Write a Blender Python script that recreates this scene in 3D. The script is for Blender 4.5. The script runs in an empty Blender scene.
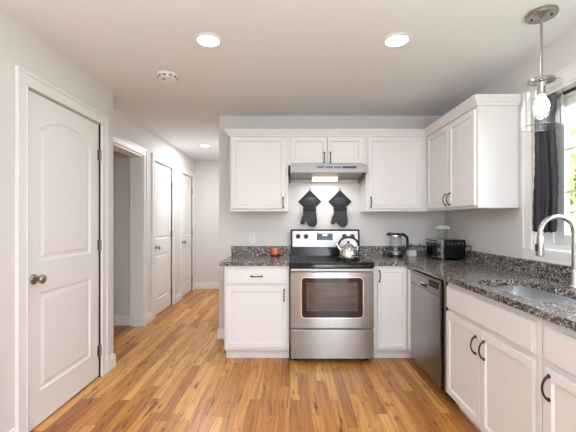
import bpy, bmesh, math, random
from mathutils import Vector, Matrix
random.seed(7)
PI = math.pi
C = bpy.context.scene.collection
sc = bpy.context.scene

# ---------------------------------------------------------------- camera, world, exposure
F_PX, CX, CY, EYE = 345.0, 290.0, 220.8, 1.29
cam_d = bpy.data.cameras.new('camera'); cam = bpy.data.objects.new('camera', cam_d); C.objects.link(cam)
cam.location = (0, 0, EYE); cam.rotation_euler = (PI/2, 0, 0)
cam_d.sensor_width = 36.0; cam_d.lens = F_PX/576*36.0
cam_d.shift_x = -(CX-288)/576; cam_d.shift_y = (CY-216)/576
cam_d.clip_start = 0.05
sc.camera = cam
sc.view_settings.view_transform = 'Standard'; sc.view_settings.look = 'None'
sc.view_settings.gamma = 1.0; sc.view_settings.use_curve_mapping = False
sc.view_settings.exposure = 0.14
sc.cycles.use_denoising = True
sc.cycles.max_bounces = 10; sc.cycles.diffuse_bounces = 6; sc.cycles.transparent_max_bounces = 16
sc.cycles.sample_clamp_indirect = 6.0

w = bpy.data.worlds.new('sky'); sc.world = w; w.use_nodes = True
bg = w.node_tree.nodes['Background']
bg.inputs[0].default_value = (0.82, 0.89, 1.0, 1); bg.inputs[1].default_value = 8.0

def area(name, loc, rot, sx, sy, power, col=(1, 1, 1), shape='RECTANGLE', spread=PI):
    d = bpy.data.lights.new(name, 'AREA'); d.shape = shape; d.size = sx
    if shape in ('RECTANGLE', 'ELLIPSE'): d.size_y = sy
    d.energy = power; d.color = col; d.spread = spread
    o = bpy.data.objects.new(name, d); C.objects.link(o); o.location = loc; o.rotation_euler = rot
    return o
# added fill light at the rear opening, out of view
area('rear_fill_light', (1.1, -2.95, 1.1), (PI/2, 0, 0), .9, 2.0, 16, (0.83, 0.90, 1.0))
# added up-facing fill light behind the camera, brightens the ceiling
area('ceiling_fill_light', (0.0, -1.1, 1.1), (PI, 0, 0), 1.4, 1.2, 150, (0.79, 0.885, 1.0), 'RECTANGLE', math.radians(158))
LAMP = (0.98, 0.98, 1.0)

# ---------------------------------------------------------------- materials
def mat(name, col=(.8, .8, .8), rough=.5, metal=0.0, spec=.5, noise=None, bump=None, coat=0.0):
    m = bpy.data.materials.new(name); m.use_nodes = True
    n = m.node_tree.nodes; l = m.node_tree.links; b = n['Principled BSDF']
    b.inputs['Base Color'].default_value = (*col, 1); b.inputs['Roughness'].default_value = rough
    b.inputs['Metallic'].default_value = metal; b.inputs['Specular IOR Level'].default_value = spec
    b.inputs['Coat Weight'].default_value = coat
    tc = n.new('ShaderNodeTexCoord')
    if noise:                                           # (scale, amount, stretch)
        mp = n.new('ShaderNodeMapping'); mp.inputs['Scale'].default_value = noise[2]
        l.new(tc.outputs['Object'], mp.inputs[0])
        t = n.new('ShaderNodeTexNoise'); t.inputs['Scale'].default_value = noise[0]; t.inputs['Detail'].default_value = 4
        l.new(mp.outputs[0], t.inputs['Vector'])
        r = n.new('ShaderNodeValToRGB')
        r.color_ramp.elements[0].position = .3; r.color_ramp.elements[1].position = .7
        r.color_ramp.elements[0].color = (*[c*(1-noise[1]) for c in col], 1)
        r.color_ramp.elements[1].color = (*[min(1, c*(1+noise[1])) for c in col], 1)
        l.new(t.outputs[0], r.inputs[0]); l.new(r.outputs[0], b.inputs['Base Color'])
    if bump:                                            # (scale, strength, stretch)
        mp = n.new('ShaderNodeMapping'); mp.inputs['Scale'].default_value = bump[2]
        l.new(tc.outputs['Object'], mp.inputs[0])
        t = n.new('ShaderNodeTexNoise'); t.inputs['Scale'].default_value = bump[0]; t.inputs['Detail'].default_value = 3
        l.new(mp.outputs[0], t.inputs['Vector'])
        bp = n.new('ShaderNodeBump'); bp.inputs['Strength'].default_value = bump[1]; bp.inputs['Distance'].default_value = .003
        l.new(t.outputs[0], bp.inputs['Height']); l.new(bp.outputs[0], b.inputs['Normal'])
    return m

def emis(name, col, strength):
    m = bpy.data.materials.new(name); m.use_nodes = True
    b = m.node_tree.nodes['Principled BSDF']
    b.inputs['Base Color'].default_value = (*col, 1)
    b.inputs['Emission Color'].default_value = (*col, 1); b.inputs['Emission Strength'].default_value = strength
    return m

def glass(name, tint=(.96, .98, .98), ior=1.45, gl=1.0):
    m = bpy.data.materials.new(name); m.use_nodes = True
    n = m.node_tree.nodes; l = m.node_tree.links; n.clear()
    o = n.new('ShaderNodeOutputMaterial'); mx = n.new('ShaderNodeMixShader'); t = n.new('ShaderNodeBsdfTransparent')
    g = n.new('ShaderNodeBsdfGlossy'); g.inputs['Roughness'].default_value = .02
    g.inputs['Color'].default_value = (gl, gl, gl, 1)
    fr = n.new('ShaderNodeFresnel'); fr.inputs['IOR'].default_value = ior
    t.inputs['Color'].default_value = (*tint, 1)
    ge = n.new('ShaderNodeNewGeometry'); iv = n.new('ShaderNodeMath'); iv.operation = 'SUBTRACT'; iv.inputs[0].default_value = 1.0
    l.new(ge.outputs['Backfacing'], iv.inputs[1]); mm = n.new('ShaderNodeMath'); mm.operation = 'MULTIPLY'
    l.new(fr.outputs[0], mm.inputs[0]); l.new(iv.outputs[0], mm.inputs[1])
    l.new(mm.outputs[0], mx.inputs[0]); l.new(t.outputs[0], mx.inputs[1]); l.new(g.outputs[0], mx.inputs[2]); l.new(mx.outputs[0], o.inputs[0])
    return m

def wood_floor():
    m = bpy.data.materials.new('oak_strip_floor'); m.use_nodes = True
    n = m.node_tree.nodes; l = m.node_tree.links; b = n['Principled BSDF']
    geo = n.new('ShaderNodeNewGeometry'); sp = n.new('ShaderNodeSeparateXYZ'); l.new(geo.outputs['Position'], sp.inputs[0])
    def mth(op, a, bb=None):
        q = n.new('ShaderNodeMath'); q.operation = op
        for i, v in enumerate((a, bb)):
            if v is None: continue
            if isinstance(v, (int, float)): q.inputs[i].default_value = v
            else: l.new(v, q.inputs[i])
        return q.outputs[0]
    u = mth('DIVIDE', sp.outputs[0], .072); row = mth('FLOOR', u); fu = mth('FRACT', u)
    wn = n.new('ShaderNodeTexWhiteNoise'); wn.noise_dimensions = '1D'; l.new(row, wn.inputs['W'])
    v = mth('ADD', mth('DIVIDE', sp.outputs[1], .85), mth('MULTIPLY', wn.outputs[0], 17.3)); col = mth('FLOOR', v); fv = mth('FRACT', v)
    cb = n.new('ShaderNodeCombineXYZ'); l.new(row, cb.inputs[0]); l.new(col, cb.inputs[1])
    w2 = n.new('ShaderNodeTexWhiteNoise'); w2.noise_dimensions = '2D'; l.new(cb.outputs[0], w2.inputs['Vector'])
    rp = n.new('ShaderNodeValToRGB'); e = rp.color_ramp.elements
    e[0].position = 0; e[0].color = (.36, .145, .038, 1); e[1].position = 1; e[1].color = (.72, .405, .14, 1)
    for p, c in ((.2, (.48, .21, .055)), (.5, (.56, .26, .07)), (.8, (.64, .325, .10))):
        x = e.new(p); x.color = (*c, 1)
    l.new(w2.outputs[0], rp.inputs[0])
    # grain stretched along the boards, shifted per board
    off = n.new('ShaderNodeVectorMath'); off.operation = 'SCALE'; l.new(w2.outputs['Color'], off.inputs[0]); off.inputs['Scale'].default_value = 40
    ad = n.new('ShaderNodeVectorMath'); l.new(geo.outputs['Position'], ad.inputs[0]); l.new(off.outputs[0], ad.inputs[1])
    mp = n.new('ShaderNodeMapping'); mp.inputs['Scale'].default_value = (42, 2.4, 1); l.new(ad.outputs[0], mp.inputs[0])
    t = n.new('ShaderNodeTexNoise'); t.inputs['Scale'].default_value = 1.0; t.inputs['Detail'].default_value = 6; t.inputs['Distortion'].default_value = .8
    l.new(mp.outputs[0], t.inputs['Vector'])
    gr = n.new('ShaderNodeValToRGB'); gr.color_ramp.elements[0].position = .34; gr.color_ramp.elements[0].color = (.70, .58, .46, 1)
    gr.color_ramp.elements[1].position = .54; gr.color_ramp.elements[1].color = (1.08, 1.06, 1.0, 1); l.new(t.outputs[0], gr.inputs[0])
    mu = n.new('ShaderNodeMix'); mu.data_type = 'RGBA'; mu.blend_type = 'MULTIPLY'; mu.inputs[0].default_value = .85
    l.new(rp.outputs[0], mu.inputs[6]); l.new(gr.outputs[0], mu.inputs[7])
    # mineral streaks and knots: sparse dark marks
    mp2 = n.new('ShaderNodeMapping'); mp2.inputs['Scale'].default_value = (22, 3.0, 1); l.new(ad.outputs[0], mp2.inputs[0])
    k = n.new('ShaderNodeTexNoise'); k.inputs['Scale'].default_value = 1.0; k.inputs['Detail'].default_value = 3; k.inputs['Distortion'].default_value = 1.5
    l.new(mp2.outputs[0], k.inputs['Vector'])
    kr = n.new('ShaderNodeValToRGB'); kr.color_ramp.elements[0].position = .60; kr.color_ramp.elements[0].color = (1, 1, 1, 1)
    kr.color_ramp.elements[1].position = .71; kr.color_ramp.elements[1].color = (.24, .16, .11, 1); l.new(k.outputs[0], kr.inputs[0])
    m3 = n.new('ShaderNodeMix'); m3.data_type = 'RGBA'; m3.blend_type = 'MULTIPLY'; m3.inputs[0].default_value = 1
    l.new(mu.outputs[2], m3.inputs[6]); l.new(kr.outputs[0], m3.inputs[7])
    # joints
    j = mth('MAXIMUM', mth('LESS_THAN', fu, .03), mth('LESS_THAN', fv, .0035))
    m4 = n.new('ShaderNodeMix'); m4.data_type = 'RGBA'; m4.blend_type = 'MULTIPLY'; l.new(mth('MULTIPLY', j, .75), m4.inputs[0])
    l.new(m3.outputs[2], m4.inputs[6]); m4.inputs[7].default_value = (.25, .16, .1, 1)
    l.new(m4.outputs[2], b.inputs['Base Color'])
    b.inputs['Roughness'].default_value = .30; b.inputs['Specular IOR Level'].default_value = .45
    bp = n.new('ShaderNodeBump'); bp.inputs['Strength'].default_value = .12; bp.inputs['Distance'].default_value = .002
    l.new(t.outputs[0], bp.inputs['Height']); l.new(bp.outputs[0], b.inputs['Normal'])
    return m

def granite_mat():
    m = bpy.data.materials.new('speckled_granite'); m.use_nodes = True
    n = m.node_tree.nodes; l = m.node_tree.links; b = n['Principled BSDF']
    geo = n.new('ShaderNodeNewGeometry')
    v = n.new('ShaderNodeTexVoronoi'); v.inputs['Scale'].default_value = 140; l.new(geo.outputs['Position'], v.inputs['Vector'])
    sx = n.new('ShaderNodeSeparateColor'); l.new(v.outputs['Color'], sx.inputs[0])
    r = n.new('ShaderNodeValToRGB'); r.color_ramp.interpolation = 'CONSTANT'
    e = r.color_ramp.elements; e[0].position = 0; e[0].color = (.016, .015, .015, 1); e[1].position = .27; e[1].color = (.085, .074, .068, 1)
    for p, c in ((.50, (.21, .185, .17)), (.70, (.36, .34, .33)), (.85, (.25, .165, .115)), (.92, (.66, .65, .64))):
        x = e.new(p); x.color = (*c, 1)
    l.new(sx.outputs[0], r.inputs[0])
    t = n.new('ShaderNodeTexNoise'); t.inputs['Scale'].default_value = 30; t.inputs['Detail'].default_value = 5; l.new(geo.outputs['Position'], t.inputs['Vector'])
    r2 = n.new('ShaderNodeValToRGB'); r2.color_ramp.elements[0].position = .35; r2.color_ramp.elements[0].color = (.55, .53, .52, 1)
    r2.color_ramp.elements[1].position = .65; r2.color_ramp.elements[1].color = (1.3, 1.27, 1.25, 1); l.new(t.outputs[0], r2.inputs[0])
    mu = n.new('ShaderNodeMix'); mu.data_type = 'RGBA'; mu.blend_type = 'MULTIPLY'; mu.inputs[0].default_value = 1
    l.new(r.outputs[0], mu.inputs[6]); l.new(r2.outputs[0], mu.inputs[7]); l.new(mu.outputs[2], b.inputs['Base Color'])
    b.inputs['Roughness'].default_value = .2; b.inputs['Specular IOR Level'].default_value = .8
    return m

def steel_mat(name, col, rough, stretch, aniso=0.0):
    m = mat(name, col, rough, 1.0, bump=(6.0, .012, stretch))
    n = m.node_tree.nodes; l = m.node_tree.links; b = n['Principled BSDF']
    tc = n.new('ShaderNodeTexCoord'); mp = n.new('ShaderNodeMapping'); mp.inputs['Scale'].default_value = stretch; l.new(tc.outputs['Object'], mp.inputs[0])
    t = n.new('ShaderNodeTexNoise'); t.inputs['Scale'].default_value = 8; t.inputs['Detail'].default_value = 3; l.new(mp.outputs[0], t.inputs['Vector'])
    r = n.new('ShaderNodeMapRange'); r.inputs['To Min'].default_value = rough*.8; r.inputs['To Max'].default_value = rough*1.25
    l.new(t.outputs[0], r.inputs[0]); l.new(r.outputs[0], b.inputs['Roughness'])
    if aniso:
        tg = n.new('ShaderNodeTangent'); tg.direction_type = 'RADIAL'; tg.axis = 'Z'; l.new(tg.outputs[0], b.inputs['Tangent'])
        b.inputs['Anisotropic'].default_value = aniso; b.inputs['Anisotropic Rotation'].default_value = .25
    return m

M = dict(
    wall=mat('wall_paint_grey_white', (.70, .685, .665), .7, bump=(90, .04, (1, 1, 1))),
    ceiling=mat('ceiling_paint', (.775, .787, .80), .85, bump=(60, .05, (1, 1, 1))),
    trim=mat('trim_paint_white', (.79, .785, .775), .4),
    cab=mat('cabinet_paint_white', (.765, .76, .752), .42),
    cabin=mat('cabinet_underside', (.62, .58, .52), .6),
    floor=wood_floor(), granite=granite_mat(),
    steel=steel_mat('brushed_steel', (.315, .305, .29), .24, (.5, .5, .5), .9),
    steel_h=steel_mat('brushed_steel_level_grain', (.36, .355, .35), .30, (1.5, 60, 60)), steel_hood=steel_mat('brushed_steel_hood', (.24, .225, .21), .32, (1.5, 60, 60)),
    steel_dw=steel_mat('brushed_steel_dark', (.31, .30, .29), .28, (60, 1.5, 60), .7),
    sink=steel_mat('satin_sink_steel', (.66, .66, .66), .28, (2, 40, 40)),
    chrome=mat('polished_steel', (.78, .78, .77), .1, 1.0, noise=(3, .05, (1, 1, 1))),
    nickel=mat('brushed_nickel', (.40, .38, .355), .27, 1.0, noise=(30, .05, (1, 1, 1))),
    hinge=mat('dark_nickel_hinge', (.22, .21, .20), .4, .8, noise=(30, .1, (1, 1, 1))), knob=mat('satin_pewter', (.36, .33, .30), .25, 1.0, noise=(20, .1, (1, 1, 1))),
    bronze=mat('dark_bronze', (.045, .036, .03), .38, .7, noise=(40, .2, (1, 1, 1))),
    black=mat('black_plastic', (.006, .006, .0065), .35, noise=(40, .2, (1, 1, 1))),
    enamel=mat('black_enamel', (.004, .004, .0045), .16, spec=.35, noise=(30, .2, (1, 1, 1))),
    cooktop=mat('black_ceramic_glass', (.004, .004, .0045), .07, noise=(30, .2, (1, 1, 1))),
    ovenglass=mat('dark_oven_glass', (.014, .009, .007), .05, noise=(4, .3, (1, 1, 1)), coat=.0),
    lit_glass=mat('brown_lit_glass', (.085, .055, .038), .08, noise=(5, .35, (1, 1, 3))),
    ring=mat('burner_ring_grey', (.10, .10, .105), .2, noise=(30, .1, (1, 1, 1))),
    gap=mat('dark_recess', (.01, .01, .01), .8, spec=.15),  # near-black; also stands in for shade in the door and handle gaps
    plate=mat('white_plastic', (.80, .79, .77), .35),
    slot=mat('outlet_slot', (.06, .055, .05), .6),
    quilt=mat('black_quilted_cotton', (.012, .012, .014), .75, noise=(60, .3, (1, 1, 1)), bump=(120, .3, (1, 1, 1))),
    silicone=mat('charcoal_silicone', (.018, .018, .019), .5, noise=(25, .2, (1, 1, 1)), bump=(200, .3, (1, 1, 1))),
    satin=mat('black_satin_curtain', (.018, .019, .025), .42, spec=.4, noise=(12, .3, (6, 6, 1)), bump=(14, .35, (1, 1, 9))),
    orange=mat('orange_wax_glass', (.62, .17, .035), .2, noise=(14, .35, (1, 1, 1)), coat=.6),
    darkwax=mat('dark_candle_base', (.05, .014, .008), .3),
    glass=glass('clear_glass', (.93, .95, .95), 1.5), pane=glass('window_glass', (.97, .985, .98), 1.3, .6),
    shade=glass('clear_shade_glass', (.97, .975, .975), 1.6), rim=glass('glass_edge', (.80, .83, .83), 2.2),
    bulb=emis('glowing_bulb', (1.0, .93, .82), 14), lens=emis('downlight_lens', (1.0, .97, .92), 6), hoodlens=emis('hood_lamp_lens', (1.0, .95, .88), .8),
    clock=emis('clock_digits', (.65, .85, 1.0), 1.6),
    vinyl=mat('white_vinyl', (.82, .83, .83), .35),
    canister=mat('pale_ceramic', (.72, .69, .64), .3), greylid=mat('grey_lid', (.22, .21, .20), .35),
    leaf=mat('light_green_leaves', (.46, .60, .24), .6, noise=(3, .35, (1, 1, 1))), bark=mat('bark', (.16, .11, .07), .9),
    lawn=mat('lawn', (.22, .36, .09), .9, noise=(5, .3, (1, 1, 1))),
    filt=mat('hood_filter_mesh', (.42, .38, .33), .45, .8, noise=(60, .25, (1, 1, 1))),
)

# ---------------------------------------------------------------- mesh helpers
class MB:
    def __init__(s): s.bm = bmesh.new()
    def _xf(s, vs, mtx):
        if mtx is not None: bmesh.ops.transform(s.bm, matrix=mtx, verts=vs)
    def box(s, x0, x1, y0, y1, z0, z1, bev=0.0, seg=2, mtx=None):
        r = bmesh.ops.create_cube(s.bm, size=1.0); vs = r['verts']
        for v in vs:
            v.co = Vector(((x0+x1)/2+v.co.x*(x1-x0), (y0+y1)/2+v.co.y*(y1-y0), (z0+z1)/2+v.co.z*(z1-z0)))
        s._xf(vs, mtx)
        if bev > 0:
            es = list({e for v in vs for e in v.link_edges})
            bmesh.ops.bevel(s.bm, geom=es, offset=bev, segments=seg, profile=.5, affect='EDGES')
        return s
    def tube(s, pts, r, seg=10, caps=True):
        pts = [Vector(p) for p in pts]; rings = []; n = len(pts)
        rr = r if isinstance(r, (list, tuple)) else [r]*n
        up = None
        for i, p in enumerate(pts):
            d = (pts[min(i+1, n-1)]-pts[max(i-1, 0)]).normalized()
            if up is None:
                up = Vector((0, 0, 1)) if abs(d.z) < .9 else Vector((1, 0, 0))
            a = d.cross(up).normalized(); b = a.cross(d).normalized(); up = b
            rings.append([s.bm.verts.new(p+rr[i]*(math.cos(t)*a+math.sin(t)*b)) for t in [2*PI*k/seg for k in range(seg)]])
        for i in range(n-1):
            for k in range(seg):
                s.bm.faces.new((rings[i][k], rings[i][(k+1) % seg], rings[i+1][(k+1) % seg], rings[i+1][k]))
        if caps:
            s.bm.faces.new(rings[0][::-1]); s.bm.faces.new(rings[-1])
        return s
    def lathe(s, prof, c=(0, 0, 0), axis='Z', seg=28, close=False):
        """prof: list of (radius, height)"""
        c = Vector(c); rings = []
        for r, h in prof:
            ring = []
            for k in range(seg):
                t = 2*PI*k/seg; x, y = max(r, 1e-5)*math.cos(t), max(r, 1e-5)*math.sin(t)
                p = {'Z': (x, y, h), 'X': (h, x, y), 'Y': (x, h, y), '-Y': (x, -h, y), '-X': (-h, x, y)}[axis]
                ring.append(s.bm.verts.new(c+Vector(p)))
            rings.append(ring)
        pr = list(range(len(rings)-1))
        for i in pr:
            for k in range(seg):
                s.bm.faces.new((rings[i][k], rings[i][(k+1) % seg], rings[i+1][(k+1) % seg], rings[i+1][k]))
        if close:
            for k in range(seg):
                s.bm.faces.new((rings[-1][k], rings[-1][(k+1) % seg], rings[0][(k+1) % seg], rings[0][k]))
        else:
            if prof[0][0] > 1e-4: s.bm.faces.new(rings[0][::-1])
            if prof[-1][0] > 1e-4: s.bm.faces.new(rings[-1])
        return s
    def prism(s, poly, d0, d1, plane='XY', bev=0.0, seg=2):
        """extrude polygon; plane XY -> along Z, XZ -> along Y, YZ -> along X"""
        f = {'XY': lambda a, b, d: (a, b, d), 'XZ': lambda a, b, d: (a, d, b), 'YZ': lambda a, b, d: (d, a, b)}[plane]
        v0 = [s.bm.verts.new(f(a, b, d0)) for a, b in poly]; v1 = [s.bm.verts.new(f(a, b, d1)) for a, b in poly]
        n = len(poly); fs = [s.bm.faces.new(v0), s.bm.faces.new(v1[::-1])]
        for i in range(n): fs.append(s.bm.faces.new((v0[i], v1[i], v1[(i+1) % n], v0[(i+1) % n])))
        if bev > 0:
            es = list({e for ff in fs[:2] for e in ff.edges})
            bmesh.ops.bevel(s.bm, geom=es, offset=bev, segments=seg, profile=.5, affect='EDGES')
        return s
    def sweep(s, path, prof):
        """open 2-D path, closed profile of (outward, z); outward is to the right of travel"""
        P = [Vector(p) for p in path]; n = len(P); rings = []
        for i in range(n):
            ns = []
            if i > 0: d = (P[i]-P[i-1]).normalized(); ns.append(Vector((d.y, -d.x)))
            if i < n-1: d = (P[i+1]-P[i]).normalized(); ns.append(Vector((d.y, -d.x)))
            if len(ns) == 2:
                m = (ns[0]+ns[1]).normalized(); m = m/max(.2, m.dot(ns[0]))
            else: m = ns[0]
            rings.append([s.bm.verts.new((P[i].x+m.x*o, P[i].y+m.y*o, z)) for o, z in prof])
        k = len(prof)
        for i in range(n-1):
            for j in range(k): s.bm.faces.new((rings[i][j], rings[i][(j+1) % k], rings[i+1][(j+1) % k], rings[i+1][j]))
        s.bm.faces.new(rings[0]); s.bm.faces.new(rings[-1][::-1])
        return s
    def build(s, name, m, parent=None, smooth=None, mtx=None):
        if mtx is not None: bmesh.ops.transform(s.bm, matrix=mtx, verts=s.bm.verts)
        bmesh.ops.recalc_face_normals(s.bm, faces=s.bm.faces)
        me = bpy.data.meshes.new(name); s.bm.to_mesh(me); s.bm.free()
        if smooth is not None:
            me.polygons.foreach_set('use_smooth', [True]*len(me.polygons))
            me.set_sharp_from_angle(angle=math.radians(smooth))
        me.materials.append(m)
        o = bpy.data.objects.new(name, me); C.objects.link(o)
        if parent is not None: o.parent = parent
        return o

def tag(o, label, cat, group=None):
    o['label'] = label; o['category'] = cat
    if group: o['group'] = group
    return o
def thing(name, label, cat, loc=(0, 0, 0), rotz=0.0, group=None):
    o = bpy.data.objects.new(name, None); C.objects.link(o); o.location = loc; o.rotation_euler = (0, 0, rotz)
    o.empty_display_size = .1
    return tag(o, label, cat, group)
def struct(name, mb, m, parent=None, **kw):
    o = mb.build(name, m, parent, **kw); o['kind'] = 'structure'; return o
def structroot(name, loc, rotz=0.0):
    o = bpy.data.objects.new(name, None); C.objects.link(o); o.location = loc; o.rotation_euler = (0, 0, rotz); o['kind'] = 'structure'; return o
def rrect(x0, x1, y0, y1, r, n=6):
    pts = []
    for cx, cy, a in ((x1-r, y0+r, -PI/2), (x1-r, y1-r, 0), (x0+r, y1-r, PI/2), (x0+r, y0+r, PI)):
        for k in range(n+1): t = a+PI/2*k/n; pts.append((cx+r*math.cos(t), cy+r*math.sin(t)))
    return pts
def plate_with_holes(mb, outer, holes, z0, z1):
    """horizontal slab with holes"""
    bm = mb.bm
    for z in (z0, z1):
        edges = []
        for loop in [outer]+holes:
            vs = [bm.verts.new((x, y, z)) for x, y in loop]
            edges += [bm.edges.new((vs[i], vs[(i+1) % len(vs)])) for i in range(len(vs))]
        bmesh.ops.triangle_fill(bm, use_beauty=True, use_dissolve=False, edges=edges)
    for loop in [outer]+holes:
        n = len(loop)
        a = [bm.verts.new((x, y, z0)) for x, y in loop]; b = [bm.verts.new((x, y, z1)) for x, y in loop]
        for i in range(n): bm.faces.new((a[i], a[(i+1) % n], b[(i+1) % n], b[i]))
    bmesh.ops.remove_doubles(bm, verts=bm.verts, dist=1e-5)

# ---------------------------------------------------------------- room shell
XR, YB, XL, XH, YE, CEIL, YR = 1.69, 3.78, -1.567, -1.80, 6.55, 2.44, -3.0
struct('floor', MB().box(-3.6, XR+.12, YR-.1, YE+.12, -.1, 0), M['floor'])
struct('ceiling', MB().box(-3.6, XR+.12, YR-.1, YE+.12, CEIL, CEIL+.1), M['ceiling'])
struct('wall_back', MB().box(-.778, XR+.12, YB, YB+.12, 0, CEIL), M['wall'])
struct('wall_hall_right', MB().box(-.778, -.658, YB+.12, YE, 0, CEIL), M['wall'])
struct('wall_hall_end', MB().box(XH-.12, -.658, YE, YE+.12, 0, CEIL), M['wall'])
# left closet wall with its door opening
D1a, D1b, DH = 2.052, 2.852, 2.09
b = MB(); b.box(XL-.115, XL, YR, D1a, 0, CEIL); b.box(XL-.115, XL, D1b, 3.06, 0, CEIL); b.box(XL-.115, XL, D1a, D1b, DH, CEIL)
b.box(XH-.12, XL-.115, 2.945, 3.06, 0, CEIL)
struct('wall_left', b, M['wall'])
# hall wall: cased opening and two doors
OPa, OPb, OPH = 3.20, 4.22, 2.085
A0, A1, B0, B1 = 4.565, 5.255, 5.725, 6.355
b = MB(); T = XH-.145
b.box(T, XH, 3.06, OPa, 0, CEIL); b.box(T, XH, OPa, OPb, OPH, CEIL); b.box(T, XH, OPb, A0, 0, CEIL)
b.box(T, XH, A0, A1, DH, CEIL); b.box(T, XH, A1, B0, 0, CEIL); b.box(T, XH, B0, B1, DH, CEIL); b.box(T, XH, B1, YE, 0, CEIL)
struct('wall_hall_left', b, M['wall'])
# room beyond the cased opening
b = MB(); b.box(-3.6, T, 4.27, 4.39, 0, CEIL); b.box(-3.6, -3.5, 2.9, 4.27, 0, CEIL); b.box(-3.5, XH-.12, 2.9, 2.945, 0, CEIL)
struct('wall_side_room', b, M['wall'])
# backs of the closets behind the doors
b = MB(); b.box(-2.6, T, 4.39, 4.42, 0, CEIL); b.box(-2.6, -2.55, 4.42, YE+.1, 0, CEIL); struct('wall_closet', b, M['wall'])
# right wall with the window opening
W0, W1, WZ0, WZ1 = 1.18, 2.396, 1.09, 2.13
b = MB(); b.box(XR, XR+.13, YR, W0, 0, CEIL); b.box(XR, XR+.13, W1, YB, 0, CEIL); b.box(XR, XR+.13, W0, W1, 0, WZ0); b.box(XR, XR+.13, W0, W1, WZ1, CEIL)
struct('wall_right', b, M['wall'])
# unseen rear wall behind the camera; its opening is added for the fill light
b = MB(); b.box(-1.8, .65, YR-.1, YR, 0, CEIL); b.box(1.55, XR, YR-.1, YR, 0, CEIL); b.box(.65, 1.55, YR-.1, YR, 2.1, CEIL)
struct('wall_rear', b, M['wall'])

def baseboard(name, path):
    prof = [(0, 0), (.016, 0), (.016, .085), (.011, .095), (.009, .112), (.0, .116)]
    return struct(name, MB().sweep(path[::-1], prof), M['trim'])
CW = .09
baseboard('baseboard_left', [(XL-.2, 3.06), (XL, 3.06), (XL, D1b+CW)])       # turns the closet corner
baseboard('baseboard_near', [(XL, D1a-CW), (XL, YR)])
baseboard('baseboard_hall_left', [(XH, A0-CW), (XH, OPb+CW)])
baseboard('baseboard_hall_middle', [(XH, B0-CW), (XH, A1+CW)])
baseboard('baseboard_hall_end', [(-.778, YE), (XH, YE), (XH, B1+CW)])
baseboard('baseboard_back', [(-.61, YB), (-.778, YB), (-.778, YE-.02)])
baseboard('baseboard_side_room', [(T, 4.27), (-3.5, 4.27)])

def casing(mb, w0, w1, h, cw=CW, foot=True):
    """door casing in local x (w0..w1), front towards -y"""
    def strip(x0, x1, z0, z1):
        mb.box(x0, x1, -.013, -.0005, z0, z1, .002)
    strip(w0-cw, w0-.004, 0, h+.004); strip(w1+.004, w1+cw, 0, h+.004); strip(w0-cw, w1+cw, h+.0045, h+cw)
    bb = .02                                           # raised back band on the outer edge, bead on the inner
    mb.box(w0-cw, w0-cw+bb, -.021, -.013, 0, h+cw-bb, .003); mb.box(w1+cw-bb, w1+cw, -.021, -.013, 0, h+cw-bb, .003)
    mb.box(w0-cw, w1+cw, -.021, -.013, h+cw-bb, h+cw, .003)
    mb.box(w0-.016, w0-.006, -.017, -.013, 0, h, .0015); mb.box(w1+.006, w1+.016, -.017, -.013, 0, h, .0015)
    mb.box(w0-.006, w1+.006, -.017, -.013, h+.006, h+.016, .0015)

def arch_panel(x0, x1, z0, zs, zp, n=14):
    """panel outline with an arched top: shoulders at zs, peak at zp (zs == zp gives a rectangle)"""
    pts = [(x0, z0), (x1, z0)]
    if zp-zs < 1e-4: return pts+[(x1, zs), (x0, zs)]
    pts.append((x1, zs))
    hw = (x1-x0)/2; c = (x0+x1)/2; rise = zp-zs; R = (hw*hw+rise*rise)/(2*rise)
    for k in range(1, n):
        x = hw-2*hw*k/n; pts.append((c+x, zs+math.sqrt(R*R-x*x)-(R-rise)))
    return pts+[(x0, zs)]
def shrink(pts, d):
    xs = [p[0] for p in pts]; zs = [p[1] for p in pts]
    cx, cz = (min(xs)+max(xs))/2, (min(zs)+max(zs))/2; hx, hz = (max(xs)-min(xs))/2, (max(zs)-min(zs))/2
    return [(cx+(x-cx)*(hx-d)/hx, cz+(z-cz)*(hz-d)/hz) for x, z in pts]

def door_leaf(W, H, y0=.012, th=.035, gap=.004):
    mb = MB(); bm = mb.bm; x0, x1, z0, z1 = gap, W-gap, .012, H-gap
    mg = .118*min(1, W/.78)
    panels = [arch_panel(x0+mg, x1-mg, .215, .835, .835), arch_panel(x0+mg, x1-mg, 1.035, 1.875, 1.96)]
    outer = [(x0, z0), (x1, z0), (x1, z1), (x0, z1)]
    edges = []
    for loop in [outer]+panels:
        vs = [bm.verts.new((x, y0, z)) for x, z in loop]; edges += [bm.edges.new((vs[i], vs[(i+1) % len(vs)])) for i in range(len(vs))]
    bmesh.ops.triangle_fill(bm, use_beauty=True, use_dissolve=False, edges=edges)
    for p in panels:                                   # moulded ring: down, across, up to a raised field
        prev = p; py = y0
        for d, dy in ((.004, .006), (.012, .010), (.026, .010), (.046, .003)):
            q = shrink(p, d); a = [bm.verts.new((x, py, z)) for x, z in prev]; c = [bm.verts.new((x, y0+dy, z)) for x, z in q]
            for i in range(len(p)): bm.faces.new((a[i], a[(i+1) % len(p)], c[(i+1) % len(p)], c[i]))
            prev = q; py = y0+dy
        bm.faces.new([bm.verts.new((x, py, z)) for x, z in prev])
    a = [bm.verts.new((x, y0, z)) for x, z in outer]; c = [bm.verts.new((x, y0+th, z)) for x, z in outer]
    for i in range(4): bm.faces.new((a[i], a[(i+1) % 4], c[(i+1) % 4], c[i]))
    bm.faces.new(c)
    bmesh.ops.remove_doubles(bm, verts=bm.verts, dist=1e-5)
    return mb

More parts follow.
